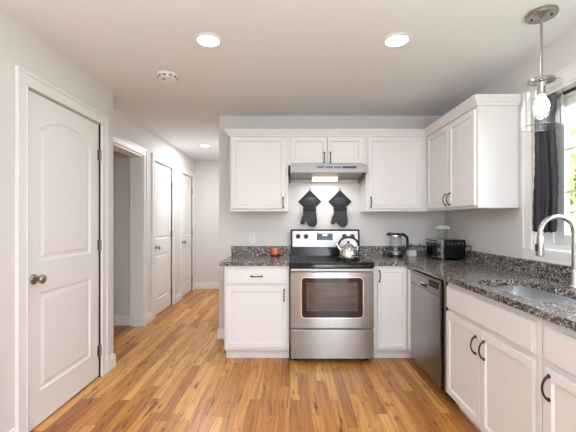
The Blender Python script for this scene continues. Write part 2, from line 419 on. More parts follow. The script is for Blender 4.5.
def room_door(name, wx, ya, yb, H, knob_x):
    """paneled door in a wall that faces +x; local x runs away from the camera"""
    W = yb-ya; root = structroot(name, (wx, ya, 0), PI/2)
    struct('door_leaf', door_leaf(W, H), M['trim'], root)
    b = MB(); casing(b, 0, W, H); struct('door_casing', b, M['trim'], root)
    b = MB(); b.box(0, W, .05, .06, .0, H); b.box(-.0, .0035, .0, .06, 0, H); b.box(W-.0035, W, 0, .06, 0, H)
    struct('door_gap_shade', b, M['gap'], root)  # near-black sheet and strips stand in for shade in the door clearance
    for z in (.22, 1.09, 1.83):
        h = MB(); h.tube([(W-.002, .0, z-.045), (W-.002, .0, z+.045)], .009, 8); h.box(W-.026, W+.002, .0085, .0125, z-.043, z+.043)
        h.tube([(W-.002, .0, z-.053), (W-.002, .0, z-.046)], .006, 8); h.tube([(W-.002, .0, z+.046), (W-.002, .0, z+.053)], .006, 8)
        h.build('hinge', M['hinge'], root, smooth=40)
    k = MB(); prof = [(.033, 0), (.033, .004), (.028, .009), (.013, .012), (.011, .03), (.016, .036), (.026, .043), (.029, .052), (.027, .061), (.018, .067), (0, .069)]
    k.lathe(prof, (knob_x, .012, .93), '-Y', 24); k.build('door_knob', M['knob'], root, smooth=50)
    lp = MB(); lp.box(.0025, .0045, .008, .04, .895, .965); lp.build('latch_plate', M['nickel'], root)
    return root
room_door('door_1', XL, D1a, D1b, DH-.005, .075)
room_door('door_2', XH, A0, A1, DH-.005, .075)
room_door('door_3', XH, B0, B1, DH-.005, .075)
# cased opening
b = MB(); W = OPb-OPa; casing(b, 0, W, OPH)
b.box(0, .016, -.001, .15, 0, OPH); b.box(W-.016, W, -.001, .15, 0, OPH); b.box(.016, W-.016, -.001, .15, OPH-.016, OPH)
o = struct('trim_1', b, M['trim']); o.location = (XH, OPa, 0); o.rotation_euler = (0, 0, PI/2)

# ---------------------------------------------------------------- window
win = structroot('window_1', (XR, W1, 0), -PI/2)          # local x runs towards the camera, -y into the room
WW = W1-W0
b = MB()
cw = .092
for x0, x1, z0, z1 in ((-cw, -.003, WZ0-.0, WZ1+cw), (WW+.003, WW+cw, WZ0, WZ1+cw), (-.003, WW+.003, WZ1+.003, WZ1+cw)):
    b.box(x0, x1, -.014, -.0005, z0, z1, .002)
b.box(-cw, -cw+.02, -.022, -.014, WZ0, WZ1+cw, .003); b.box(WW+cw-.02, WW+cw, -.022, -.014, WZ0, WZ1+cw, .003); b.box(-cw+.02, WW+cw-.02, -.022, -.014, WZ1+cw-.02, WZ1+cw, .003)
b.box(-cw, WW+cw, -.014, -.0005, 1.018, WZ0-.001, .002); b.box(-cw, WW+cw, -.021, -.014, 1.018, 1.032, .002)
struct('window_casing', b, M['trim'], win)
b = MB(); b.box(0.001, WW-.001, -.001, .05, WZ0+.0005, WZ0+.008)
struct('window_sill', b, M['trim'], win)
b = MB()                                                  # jamb liner and outer frame
b.box(.0005, .012, 0, .125, WZ0+.001, WZ1-.001); b.box(WW-.012, WW-.0005, 0, .125, WZ0+.001, WZ1-.001); b.box(.012, WW-.012, 0, .125, WZ1-.014, WZ1-.001)
b.box(.012, .105, .055, .12, WZ0+.01, WZ1-.015, .003); b.box(WW-.105, WW-.012, .055, .12, WZ0+.01, WZ1-.015, .003)
b.box(.105, WW-.105, .055, .12, WZ0+.009, WZ0+.05, .003); b.box(.105, WW-.105, .055, .12, WZ1-.055, WZ1-.015, .003)
struct('window_frame', b, M['vinyl'], win)
b = MB(); half = WW/2
for x0, x1 in ((.106, half-.002), (half+.002, WW-.106)):
    z0, z1 = WZ0+.051, WZ1-.056
    b.box(x0, x0+.078, .07, .105, z0, z1, .003); b.box(x1-.078, x1, .07, .105, z0, z1, .003)
    b.box(x0+.078, x1-.078, .07, .105, z0, z0+.06, .003); b.box(x0+.078, x1-.078, .07, .105, z1-.055, z1, .003)
    gx0, gx1, gz0, gz1 = x0+.078, x1-.078, z0+.06, z1-.055
    for k in range(1, 3): zz = gz0+(gz1-gz0)*k/3; b.box(gx0, gx1, .078, .098, zz-.008, zz+.008)
    xx = (gx0+gx1)/2; b.box(xx-.008, xx+.008, .079, .097, gz0, gz1)
struct('window_sash', b, M['vinyl'], win)
b = MB()
for x0, x1 in ((.18, half-.075), (half+.075, WW-.18)): b.box(x0, x1, .086, .09, WZ0+.108, WZ1-.108)
struct('window_pane', b, M['pane'], win)

# outdoors
struct('ground', MB().box(XR+.14, 30, -14, 26, -.6, -.5), M['lawn'])
def tree(name, label, x, y, h, seed):
    rnd = random.Random(seed); t = thing(name, label, 'tree', (x, y, -.5), 0, 'trees outside the window')
    tr = MB(); tr.tube([(0, 0, 0), (.05, .03, h*.3), (-.04, .05, h*.6), (.02, 0, h*.85)], [.13, .1, .07, .03], 8); tr.build('trunk', M['bark'], t, smooth=60)
    f = MB(); bm = f.bm
    for i in range(900):
        a = rnd.uniform(0, 2*PI); u = rnd.uniform(-1, 1); r = (rnd.random()**.4)
        c = Vector((r*h*.36*math.cos(a)*math.sqrt(1-u*u), r*h*.36*math.sin(a)*math.sqrt(1-u*u), h*.58+u*r*h*.44))
        s = rnd.uniform(.09, .2); q = Matrix.Rotation(rnd.uniform(0, PI), 3, Vector((rnd.random()-.5, rnd.random()-.5, rnd.random()-.5)).normalized())
        vs = [bm.verts.new(c+q @ Vector(p)) for p in ((-s, 0, 0), (0, -s*.5, .02), (s, 0, 0), (0, s*.5, .02))]; bm.faces.new(vs)
    f.build('foliage', M['leaf'], t)
tree('garden_tree', 'leafy green tree seen through the window beside the black curtain', 5.2, 6.2, 3.6, 1)
tree('garden_tree', 'leafy tree standing further off outside the kitchen window', 10.2, 11.5, 5.2, 2)
tree('garden_tree', 'middle leafy tree of the three outside the kitchen window', 7.6, 8.6, 4.0, 3)

# ---------------------------------------------------------------- cabinet helpers
def pull(x, z, y, length=.098, vert=True, proj=.028):
    """arched bar pull with flared feet"""
    b = MB(); pts = []; rad = []
    n = 12
    for k in range(n+1):
        t = k/n; s = (t-.5)*length; p = proj*math.sin(PI*t)**.55
        pts.append((x, y-.002-p, z+s) if vert else (x+s, y-.002-p, z)); rad.append(.0058-.0014*math.sin(PI*t))
    b.tube(pts, rad, 8)
    for e in (-.5, .5):
        c = (x, y, z+e*length) if vert else (x+e*length, y, z)
        b.lathe([(.0085, 0), (.0085, .003), (.006, .008), (0, .009)], c, '-Y', 12)
    return b
def shaker(x0, x1, z0, z1, y, th=.019, rail=.058, dep=.010):
    """recessed panel front; its face at y, back at y+th"""
    b = MB(); b.box(x0, x1, y, y+th, z0, z1)
    bm = b.bm; bm.normal_update()
    f = min((f for f in bm.faces), key=lambda f: f.calc_center_median().y)
    rl = min(rail, (x1-x0)*.3, (z1-z0)*.3)
    es = list(f.edges)
    bmesh.ops.inset_individual(bm, faces=[f], thickness=rl)
    bmesh.ops.inset_individual(bm, faces=[f], thickness=.003)
    bmesh.ops.translate(bm, vec=(0, .003, 0), verts=f.verts)
    bmesh.ops.inset_individual(bm, faces=[f], thickness=.007)
    bmesh.ops.translate(bm, vec=(0, dep-.003, 0), verts=f.verts)
    bmesh.ops.bevel(bm, geom=es, offset=.003, segments=2, profile=.5, affect='EDGES')
    return b
def slab(x0, x1, z0, z1, y, th=.019):
    b = MB(); b.box(x0, x1, y+.005, y+th, z0, z1, .001)
    # drawer front with a soft stepped edge
    b.box(x0+.006, x1-.006, y, y+.005, z0+.006, z1-.006, .0035)
    return b
def cabinet(name, label, cat, loc, rotz, W, D, z0, z1, fronts, toe=.1, group=None, hollow=False):
    root = thing(name, label, cat, loc, rotz, group)
    b = MB()
    if hollow:                                         # open-topped, so that a bowl can hang inside
        b.box(0, .018, -D, -.001, z0+toe, z1, .0015); b.box(W-.018, W, -D, -.001, z0+toe, z1, .0015)
        b.box(.0185, W-.0185, -D, -D+.02, z0+toe, z1, .0015); b.box(.0185, W-.0185, -.012, -.001, z0+toe, z1); b.box(.0185, W-.0185, -D+.0205, -.0125, z0+toe, z0+toe+.018)
    else: b.box(0, W, -D, -.001, z0+toe, z1, .0015)
    b.build('carcass', M['cab'], root)
    if toe:
        b = MB(); b.box(.002, W-.002, -D+.075, -.02, .001, z0+toe-.0005); b.build('toe_kick', M['cab'], root)
    for kind, x0, x1, a, c, hx, hz, vert in fronts:
        y = -D-.0205
        d = (shaker if kind == 'door' else slab)(x0, x1, a, c, y).build('drawer_front' if kind == 'drawer' else ('door' if kind == 'door' else 'false_front'), M['cab'], root)
        if hx is not None:
            pull(hx, hz, y, vert=vert).build('handle', M['bronze'], d, smooth=60)['label'] = 'dark bronze arched pull'
    return root

# ---------------------------------------------------------------- base cabinets
cabinet('base_cabinet', 'white base cabinet with one drawer over one door, left of the range', 'cabinet', (-.602, YB, 0), 0, .594, .61, 0, .877,
        [('drawer', .018, .576, .71, .845, .297, .783, False), ('door', .018, .576, .13, .685, .548, .61, True)])
# corner unit: L-shaped
root = thing('corner_cabinet', 'white corner base cabinet with narrow door between range and dishwasher', 'cabinet', (.764, YB, 0))
LX = [(0, 0), (XR-.764-.001, 0), (XR-.764-.001, -.737), (1.09-.764, -.737), (1.09-.764, -.61), (0, -.61)]
MB().prism([(x, y-.001) for x, y in LX], .1, .877, 'XY', .001).build('carcass', M['cab'], root)
MB().prism([(.002, -.02), (.9, -.02), (.9, -.735), (.401, -.735), (.401, -.535), (.002, -.535)], .001, .0995).build('toe_kick', M['cab'], root)
d = shaker(.035, .300, .125, .855, -.6315, rail=.045).build('door', M['cab'], root)
pull(.052, .785, -.6315).build('handle', M['bronze'], d, smooth=60)['label'] = 'dark bronze arched pull'
mb = shaker(0, .098, .125, .855, 0, rail=.028)
mb.build('door', M['cab'], root, mtx=Matrix.Translation((1.09-.764-.0205, -.636, 0)) @ Matrix.Rotation(-PI/2, 4, 'Z'))
# sink base and the cabinet nearest the camera (fronts face the room's left)
cabinet('sink_base_cabinet', 'white sink base cabinet with wide false front over two doors', 'cabinet', (XR, 2.378, 0), -PI/2, .886, .60, 0, .877,
        [('false', .012, .858, .70, .845, None, None, None), ('door', .012, .430, .118, .675, .392, .575, True), ('door', .440, .858, .118, .675, .478, .575, True)], hollow=True)
cabinet('base_cabinet', 'white base cabinet with drawer and door, nearest the camera past the sink', 'cabinet', (XR, 1.489, 0), -PI/2, .61, .60, 0, .877,
        [('drawer', .035, .590, .70, .845, .3125, .773, False), ('door', .035, .590, .118, .675, .066, .60, True)])

# ---------------------------------------------------------------- dishwasher
dw = thing('dishwasher', 'stainless steel dishwasher under the granite worktop, right of the corner cabinet', 'dishwasher', (XR, 3.039, 0), -PI/2)
W = .622
MB().box(.004, W-.004, -.585, -.03, .10, .872).build('tub', M['steel_dw'], dw)
# door skin with a cut-out pocket handle
b = MB(); bm = b.bm
door_o = [(.008, .112), (W-.02, .112), (W-.02, .862), (.008, .862)]
pk = rrect(.245, .375, .765, .800, .012, 4)
yf, yb_ = -.63, -.586
for y in (yf,):
    edges = []
    for loop in (door_o, pk):
        vs = [bm.verts.new((x, y, z)) for x, z in loop]; edges += [bm.edges.new((vs[i], vs[(i+1) % len(vs)])) for i in range(len(vs))]
    bmesh.ops.triangle_fill(bm, use_beauty=True, use_dissolve=False, edges=edges)
a = [bm.verts.new((x, yf, z)) for x, z in door_o]; c = [bm.verts.new((x, yb_, z)) for x, z in door_o]
for i in range(4): bm.faces.new((a[i], a[(i+1) % 4], c[(i+1) % 4], c[i]))
bm.faces.new(c)
a = [bm.verts.new((x, yf, z)) for x, z in pk]; c = [bm.verts.new((x, yf+.028, z)) for x, z in pk]
for i in range(len(pk)): bm.faces.new((a[i], a[(i+1) % len(pk)], c[(i+1) % len(pk)], c[i]))
bm.faces.new(c); bmesh.ops.remove_doubles(bm, verts=bm.verts, dist=1e-5)
dd = b.build('door', M['steel_dw'], dw)
h = MB(); h.box(.252, .368, yf+.004, yf+.027, .768, .784, .003); h.build('pocket_handle', M['black'], dd)
h = MB(); h.box(.250, .330, yf-.004, yf+.010, .790, .803, .003); h.build('handle_lip', M['chrome'], dd)
b = MB(); b.box(.40, .575, yf-.0015, yf+.004, .797, .842, .002)
b.build('control_window', M['gap'], dd)
for i in range(5):
    b = MB(); b.box(.41+i*.032, .432+i*.032, yf-.0028, yf-.0012, .806, .832, .001); b.build('button', M['slot'], dd)
b = MB(); b.box(.008, W-.02, yf-.0012, yf+.002, .752, .755); b.box(.008, W-.02, yf-.0012, yf+.002, .8455, .849); b.build('seam', M['gap'], dd)
b = MB(); b.box(.02, W-.02, -.53, -.5, .003, .099); b.build('kick_plate', M['black'], dw)
b = MB(); b.box(W+.002, W+.022, -.612, -.03, .10, .876, .001); b.build('side_panel', M['steel_dw'], dw)

# ---------------------------------------------------------------- worktops
def backsplash(mb, *a): mb.box(*a, .002)
CT0, CT1 = .879, .914
wl = thing('countertop', 'short speckled granite worktop left of the range', 'countertop', (-.64, YB, 0))
b = MB(); b.box(0, .637, -.637, -.001, CT0, CT1, .004); b.build('slab', M['granite'], wl)
MB().box(0, .637, -.021, -.001, CT1+.0005, 1.015, .002).build('backsplash', M['granite'], wl)
wr = thing('countertop', 'long L-shaped speckled granite worktop running past the sink', 'countertop', (.76, YB, 0))
XF = 1.06-.76; XE = XR-.76-.001; YN = .87-YB; r = .05
outer = [(0, -.001), (0, -.637)]
cc = (XF-r, -.637-r)
for k in range(7): t = PI/2-PI/2*k/6; outer.append((cc[0]+r*math.cos(t), cc[1]+r*math.sin(t)))
outer += [(XF, YN), (XE, YN), (XE, -.001)]
SX0, SX1, SY0, SY1 = 1.143, 1.492, 1.58, 2.19
hole = rrect(SX0-.76, SX1-.76, SY0-YB, SY1-YB, .10, 7)
b = MB(); plate_with_holes(b, outer, [hole], CT0, CT1); b.build('slab', M['granite'], wr)
b = MB(); b.box(.001, XE-.021, -.021, -.001, CT1+.0005, 1.015, .002); b.build('backsplash', M['granite'], wr)
b = MB(); b.box(XE-.020, XE, YN, -.001, CT1+.0005, 1.015, .002); b.build('backsplash', M['granite'], wr)

# sink bowl hung under the slab
sk = thing('sink', 'undermount stainless steel sink set into the granite worktop', 'sink', ((SX0+SX1)/2, (SY0+SY1)/2, .69))
b = MB(); bm = b.bm
hx, hy = (SX1-SX0)/2, (SY1-SY0)/2
rings = []
def ring(gr, z, rr): return [bm.verts.new((x, y, z)) for x, y in rrect(-hx-gr, hx+gr, -hy-gr, hy+gr, rr, 7)]
spec = [(.030, CT0-.0015-.69, .13), (.004, CT0-.0015-.69, .104), (.004, CT0-.02-.69, .104), (-.004, .03, .10), (-.03, .006, .08), (-.12, .002, .04)]
for g, z, rr in spec: rings.append(ring(g, z, rr))
for i in range(len(rings)-1):
    n_ = len(rings[i])
    for k in range(n_): bm.faces.new((rings[i][k], rings[i][(k+1) % n_], rings[i+1][(k+1) % n_], rings[i+1][k]))
bm.faces.new(rings[-1])
b.build('bowl', M['sink'], sk, smooth=45)
b = MB(); b.lathe([(.045, .0), (.045, .006), (.034, .007), (.03, .003), (0, .003)], (0, 0, .002), 'Z', 24); b.build('drain', M['chrome'], sk, smooth=40)

# faucet
fx, fy = 1.607, 1.95
fa = thing('faucet', 'brushed nickel gooseneck pull-down faucet behind the sink', 'faucet', (fx, fy, CT1))
b = MB(); b.lathe([(.027, 0), (.027, .006), (.023, .012), (.020, .02), (.019, .075), (.016, .09), (.0125, .1)], (0, 0, .0005), 'Z', 22); b.build('base', M['nickel'], fa, smooth=40)
R = .097; pts = [(0, 0, .09), (0, 0, .2), (0, 0, .303)]
for k in range(1, 17): t = PI*k/16; pts.append((-R+R*math.cos(t), 0, .303+R*math.sin(t)))
pts.append((-2*R, 0, .285))
b = MB(); b.tube(pts, .0125, 14); b.build('spout', M['nickel'], fa, smooth=60)
b = MB(); b.lathe([(.0135, .115), (.0135, .108), (.016, .104), (.0175, .06), (.0205, .012), (.0205, .0), (.015, -.004)], (-2*R, 0, .18), 'Z', 20); hd = b.build('spray_head', M['nickel'], fa, smooth=40)
b = MB(); b.box(-2*R-.0245, -2*R-.018, -.008, .008, .205, .245, .003); b.build('spray_button', M['black'], hd)
b = MB(); b.tube([(.01, -.005, .055), (.025, -.02, .06), (.045, -.045, .075), (.05, -.08, .085)], [.01, .008, .006, .006], 10); b.build('lever', M['nickel'], fa, smooth=60)

# ---------------------------------------------------------------- range
rg = thing('range', 'stainless steel electric range with black cooktop between the base cabinets', 'range', (0, YB, 0))
RW = .757
b = MB(); b.box(.003, RW-.003, -.64, -.02, .045, .895, .003); b.build('body', M['steel_h'], rg)
for x in (.05, RW-.05):
    for y in (-.58, -.1): b = MB(); b.lathe([(.018, .001), (.018, .02), (.01, .025), (.01, .0445)], (x, y, 0), 'Z', 12); b.build('foot', M['black'], rg)
b = MB(); b.prism([(-.695, .872), (-.68, .866), (-.03, .866), (-.03, .918), (-.665, .918), (-.687, .910), (-.695, .897)], .001, RW-.001, 'YZ', .0015)
ct = b.build('cooktop', M['cooktop'], rg)
for cx_, cy_, rr in ((.19, -.52, .10), (.565, -.5, .085), (.19, -.24, .075), (.565, -.23, .10)):
    b = MB()
    for q in (rr, rr*.62): b.lathe([(q, .9182), (q, .9188), (q-.004, .9188), (q-.004, .9182)], (cx_, cy_, 0), 'Z', 36, close=True)
    b.build('burner_ring', M['ring'], ct)
# back guard with control panel
b = MB(); b.prism([(-.085, .918), (-.02, .918), (-.02, 1.196), (-.05, 1.196), (-.062, 1.185)], .008, RW-.008, 'YZ', .002); bgd = b.build('backguard', M['enamel'], rg)
def guard_y(z): return -.085+(z-.918)/(1.185-.918)*.023
TA = math.atan2(.023, .267)
def on_guard(x, z, off=0.0): return Matrix.Translation((x, guard_y(z)-off, z)) @ Matrix.Rotation(-TA, 4, 'X')
b = MB(); b.box(-.353, .353, -.004, .006, -.092, .082, .003); pnl = b.build('control_panel', M['steel_h'], bgd, mtx=on_guard(RW/2, 1.10))
b = MB(); b.box(-.085, .085, -.006, 0, -.036, .036, .003); dsp = b.build('display', M['enamel'], pnl, mtx=on_guard(RW/2-.005, 1.117))
b = MB()
for i in range(4): b.box(-.022+i*.0125, -.013+i*.0125, -.0075, -.005, -.0, .017)
b.build('clock_readout', M['clock'], dsp, mtx=on_guard(RW/2-.005, 1.127))
for i in range(6):
    b = MB(); b.box(-.008, .008, -.008, -.004, -.005, .005, .001); b.build('button', M['greylid'], dsp, mtx=on_guard(RW/2-.06+i*.0235, 1.092))
for x in (.088, .172, .585, .670):
    b = MB(); b.lathe([(.026, .004), (.026, .008), (.021, .012), (.019, .030), (.0, .031)], (0, 0, 0), '-Y', 20); b.box(-.0045, .0045, -.038, -.006, -.02, .02, .002)
    b.build('knob', M['black'], pnl, smooth=35, mtx=on_guard(x, 1.122))
b = MB()
for i in range(6): b.box(-.026+i*.009, -.020+i*.009, -.0055, -.003, -.004, .004)
b.build('nameplate', M['ring'], pnl, mtx=on_guard(RW/2+.0, 1.045))
# handle strip, oven door with window, drawer
b = MB(); b.box(.006, RW-.006, -.664, -.641, .8355, .864); b.build('handle_gap_shade', M['gap'], rg)  # near-black box stands in for the shadow around the handle
b = MB(); bm = b.bm
o_ = [(.006, .330), (RW-.006, .330), (RW-.006, .8265), (.006, .8265)]
hw_ = rrect(.105, .652, .422, .778, .028, 6)
edges = []
for loop in (o_, hw_):
    vs = [bm.verts.new((x, -.688, z)) for x, z in loop]; edges += [bm.edges.new((vs[i], vs[(i+1) % len(vs)])) for i in range(len(vs))]
bmesh.ops.triangle_fill(bm, use_beauty=True, use_dissolve=False, edges=edges)
a = [bm.verts.new((x, -.688, z)) for x, z in o_]; c = [bm.verts.new((x, -.642, z)) for x, z in o_]
for i in range(4): bm.faces.new((a[i], a[(i+1) % 4], c[(i+1) % 4], c[i]))
bm.faces.new(c)
a = [bm.verts.new((x, -.688, z)) for x, z in hw_]; c = [bm.verts.new((x, -.674, z)) for x, z in hw_]
for i in range(len(hw_)): bm.faces.new((a[i], a[(i+1) % len(hw_)], c[(i+1) % len(hw_)], c[i]))
bmesh.ops.remove_doubles(bm, verts=bm.verts, dist=1e-5)
odr = b.build('oven_door', M['steel'], rg)
b = MB(); inn = rrect(.1055, .6515, .4225, .7775, .0275, 6); b.prism(inn, -.6745, -.66, 'XZ'); wdw = b.build('oven_window', M['ovenglass'], odr)
b = MB()                                               # bright trim round the window
for g, y in ((.008, -.6895),):
    ou = rrect(.105-g, .652+g, .422-g, .778+g, .028+g, 6)
    for lo_, y_ in ((ou, -.6905),):
        va = [b.bm.verts.new((x, -.6905, z)) for x, z in ou]; vb = [b.bm.verts.new((x, -.6905, z)) for x, z in hw_]
        vc = [b.bm.verts.new((x, -.6875, z)) for x, z in ou]; n_ = len(va)
        for i in range(n_):
            b.bm.faces.new((va[i], va[(i+1) % n_], vb[(i+1) % n_], vb[i])); b.bm.faces.new((va[i], va[(i+1) % n_], vc[(i+1) % n_], vc[i]))
b.build('window_trim', M['chrome'], odr)
b = MB(); b.box(.1555, .6015, -.6755, -.6748, .4835, .7275); b.build('lit_inner_glass', M['lit_glass'], wdw)  # brown tone stands in for light seen in the oven window
b = MB()
for k in range(3): b.tube([(.16, -.6765, .52+.07*k), (.60, -.6765, .52+.07*k)], .002, 6)
b.box(.15, .607, -.6765, -.6748, .478, .483); b.box(.15, .607, -.6765, -.6748, .728, .733); b.box(.15, .155, -.6765, -.6748, .483, .728); b.box(.602, .607, -.6765, -.6748, .483, .728)
b.build('inner_window_frame', M['ring'], wdw)
b = MB(); b.box(.004, RW-.004, -.708, -.690, .838, .863, .006, 3); b.box(.04, .07, -.691, -.665, .842, .859); b.box(RW-.07, RW-.04, -.691, -.665, .842, .859)
b.build('oven_handle', M['steel_h'], odr)
b = MB(); b.box(.006, RW-.006, -.688, -.642, .052, .313, .004); b.build('storage_drawer', M['steel'], rg)

# ---------------------------------------------------------------- wall cabinets and crown
ZB, ZT, UF = 1.385, 2.15, .305
cabinet('wall_cabinet', 'white single-door wall cabinet left of the range hood', 'cabinet', (-.604, YB, 0), 0, .586, UF, ZB, ZT,
        [('door', .018, .560, 1.412, 2.128, .535, 1.475, True)], toe=0)
cabinet('wall_cabinet', 'short white two-door wall cabinet above the range hood', 'cabinet', (-.016, YB, 0), 0, .780, UF, 1.846, ZT,
        [('door', .030, .383, 1.868, 2.128, .357, 1.925, True), ('door', .393, .750, 1.868, 2.128, .419, 1.925, True)], toe=0)
cabinet('wall_cabinet', 'white single-door wall cabinet right of the range hood', 'cabinet', (.766, YB, 0), 0, .616, UF, ZB, ZT,
        [('door', .016, .548, 1.412, 2.128, .043, 1.475, True)], toe=0)
# the right-hand wall cabinet runs into the corner
cabinet('wall_cabinet', 'white two-door wall cabinet on the window wall beside the pendant lamp', 'cabinet', (XR, 3.7785, 0), -PI/2, 1.2365, UF, ZB, ZT,
        [('door', .345, .792, 1.405, 2.118, .765, 1.475, True), ('door', .806, 1.218, 1.405, 2.118, .833, 1.475, True)], toe=0)
prof = [(.0005, 2.137), (.014, 2.137), (.016, 2.150), (.022, 2.156), (.030, 2.166), (.042, 2.186), (.046, 2.192), (.050, 2.194), (.050, 2.205), (.0005, 2.205)]
b = MB(); b.sweep([(-.6045, YB-.001), (-.6045, 3.4745), (1.3845, 3.4745), (1.3845, 2.5415), (XR-.001, 2.5415)], prof)
tag(b.build('crown_molding', M['cab']), 'white crown molding running along the tops of the wall cabinets', 'molding')

# ---------------------------------------------------------------- range hood
hd = thing('range_hood', 'stainless steel range hood under the short wall cabinet', 'range hood', (0, YB, 1.69))
HF = -.385
b = MB(); bm = b.bm
b.box(.001, .756, HF, HF+.012, .073, .150, .003)                        # front lip
b.box(.001, .756, HF+.012, -.002, .140, .150)
for x0, x1 in ((.001, .009), (.748, .756)): b.prism([(HF+.012, .073), (-.002, .010), (-.002, .140), (HF+.012, .140)], x0, x1, 'YZ')
b.box(.009, .748, -.012, -.002, .012, .140)
b.build('canopy', M['steel_hood'], hd)
b = MB(); b.prism([(HF+.013, .092), (HF+.06, .098), (-.013, .05), (-.013, .058), (HF+.06, .108), (HF+.013, .100)], .010, .747, 'YZ'); b.build('filter', M['filt'], hd)
b = MB(); b.box(.235, .505, -.150, -.070, .018, .064, .006); b.build('lamp_lens', M['hoodlens'], hd)
for x in (.30, .385, .47):
    b = MB(); b.box(x-.035, x+.035, HF-.004, HF+.001, .118, .136, .002); b.build('switch', M['ring'], hd)
b = MB(); b.box(.515, .655, HF-.003, HF+.001, .116, .138, .002); b.build('badge_plate', M['black'], hd)
area('hood_lamp', (.37, YB-.20, 1.695), (0, 0, 0), .30, .09, 2.0, LAMP)

# ---------------------------------------------------------------- pot holders, mitts
def pot_holder(label, x, z):
    t = thing('pot_holder', label, 'pot holder', (x, YB-.002, z), 0)
    q = .128; b = MB(); b.prism([(0, -q), (q, 0), (0, q), (-q, 0)], -.014, 0, 'XZ', .004, 3); b.build('pad', M['quilt'], t, smooth=50)
    s = .068; b = MB(); bm = b.bm; n = 8; g = []
    for i in range(n+1):
        row = []
        for j in range(n+1):
            u, v = i/n*2-1, j/n*2-1
            row.append(bm.verts.new((u*s, -.0145-.010*(1-u*u)*(1-v*v)-.003*math.sin(9*(u*.7+v)), -.008+v*s*.80)))
        g.append(row)
    for i in range(n):
        for j in range(n): bm.faces.new((g[i][j], g[i+1][j], g[i+1][j+1], g[i][j+1]))
    b.build('pocket', M['satin'], t, smooth=80)
    b = MB(); b.tube([(-.008, -.006, q-.006), (-.006, -.006, q+.016), (.0, -.006, q+.022), (.006, -.006, q+.016), (.008, -.006, q-.006)], .0022, 6); b.build('hanging_loop', M['quilt'], t)
    return t
def mitt(label, x, z):
    """hangs cuff up; outline with a thumb at the lower left"""
    t = thing('oven_mitt', label, 'oven mitt', (x, YB-.018, z), 0); 
    out = [(-.066, .0), (.066, .0), (.070, -.04), (.076, -.10), (.080, -.145), (.076, -.175), (.064, -.196), (.044, -.207), (.022, -.207), (0, -.198),
           (-.018, -.180), (-.027, -.155), (-.029, -.138), (-.038, -.128), (-.047, -.140), (-.060, -.166), (-.076, -.178), (-.094, -.174), (-.102, -.158), (-.098, -.132), (-.080, -.100), (-.072, -.06)]
    out = [(px, pz*.90) for px, pz in out]; b = MB(); b.prism(out, -.030, 0, 'XZ', .010, 4); b.build('glove', M['silicone'], t, smooth=60)
    b = MB(); b.box(-.071, .071, -.034, .0015, -.012, .024, .006, 3); b.build('cuff', M['quilt'], t, smooth=50)
    return t
pot_holder('black quilted diamond pot holder hung left on the wall under the hood', .217, 1.50)
pot_holder('black quilted diamond pot holder hung right on the wall under the hood', .545, 1.50)
mitt('charcoal oven mitt hanging below the left-hand diamond pot holder', .215, 1.410)
mitt('charcoal oven mitt hanging below the right-hand diamond pot holder', .545, 1.410)

# ---------------------------------------------------------------- outlets
def outlet(label, loc, rotz):
    t = thing('wall_outlet', label, 'outlet', loc, rotz)
    MB().box(-.036, .036, -.006, -.0005, -.058, .058, .003).build('cover_plate', M['plate'], t)
    for z in (-.028, .028):
        b = MB(); b.prism(rrect(-.017, .017, z-.014, z+.014, .008, 4), -.0085, -.0055, 'XZ', .001); s = b.build('socket', M['plate'], t)
        b = MB(); b.box(-.009, -.006, -.0092, -.008, z-.006, z+.007); b.box(.006, .009, -.0092, -.008, z-.005, z+.006); b.build('slots', M['slot'], s)
outlet('white double outlet above the short granite worktop', (-.415, YB, 1.105), 0)

# ---------------------------------------------------------------- things on the worktops
cd = thing('candle', 'orange jar candle on the short worktop beside the range', 'candle', (-.163, 3.67, CT1+.001))
b = MB(); b.lathe([(.046, 0), (.05, .004), (.05, .022), (.049, .023)], (0, 0, 0), 'Z', 28); b.build('base', M['darkwax'], cd, smooth=40)
b = MB(); b.lathe([(.049, .0235), (.051, .05), (.050, .08), (.046, .090), (.043, .090), (.043, .078), (0, .078)], (0, 0, 0), 'Z', 28); b.build('jar', M['orange'], cd, smooth=40)
b = MB(); b.tube([(0, 0, .078), (.002, 0, .088)], .0015, 6); b.build('wick', M['black'], cd)

# stovetop kettle
kt = thing('kettle', 'polished steel stovetop kettle with black handle on the cooktop', 'kettle', (.563, 3.32, .919))
b = MB(); b.lathe([(.070, .001), (.088, .004), (.093, .014), (.094, .030), (.090, .034), (.091, .04), (.088, .065), (.078, .095), (.060, .122), (.045, .136), (.040, .139)], (0, 0, 0), 'Z', 40); b.build('body', M['chrome'], kt, smooth=40)
b = MB(); b.lathe([(.041, .139), (.038, .146), (.022, .152), (.008, .154)], (0, 0, 0), 'Z', 28); ld = b.build('lid', M['chrome'], kt, smooth=50)
b = MB(); b.lathe([(.007, .153), (.007, .160), (.013, .166), (.013, .174), (0, .178)], (0, 0, 0), 'Z', 16); b.build('knob', M['black'], ld, smooth=50)
b = MB(); b.tube([(-.070, 0, .085), (-.092, 0, .112), (-.108, 0, .138), (-.118, 0, .152)], [.024, .018, .013, .012], 14); b.build('spout', M['chrome'], kt, smooth=60)
pts = [(.092*math.cos(t), 0, .143+.070*math.sin(t)) for t in [PI*(-.08+1.16*k/20) for k in range(21)]]
b = MB(); b.tube(pts, [.007]*3+[.0105]*15+[.007]*3, 12); b.build('handle', M['black'], kt, smooth=60)
for s in (-1, 1): b = MB(); b.box(s*.088-.006, s*.088+.006, -.008, .008, .085, .128, .003); b.build('handle_bracket', M['chrome'], kt)

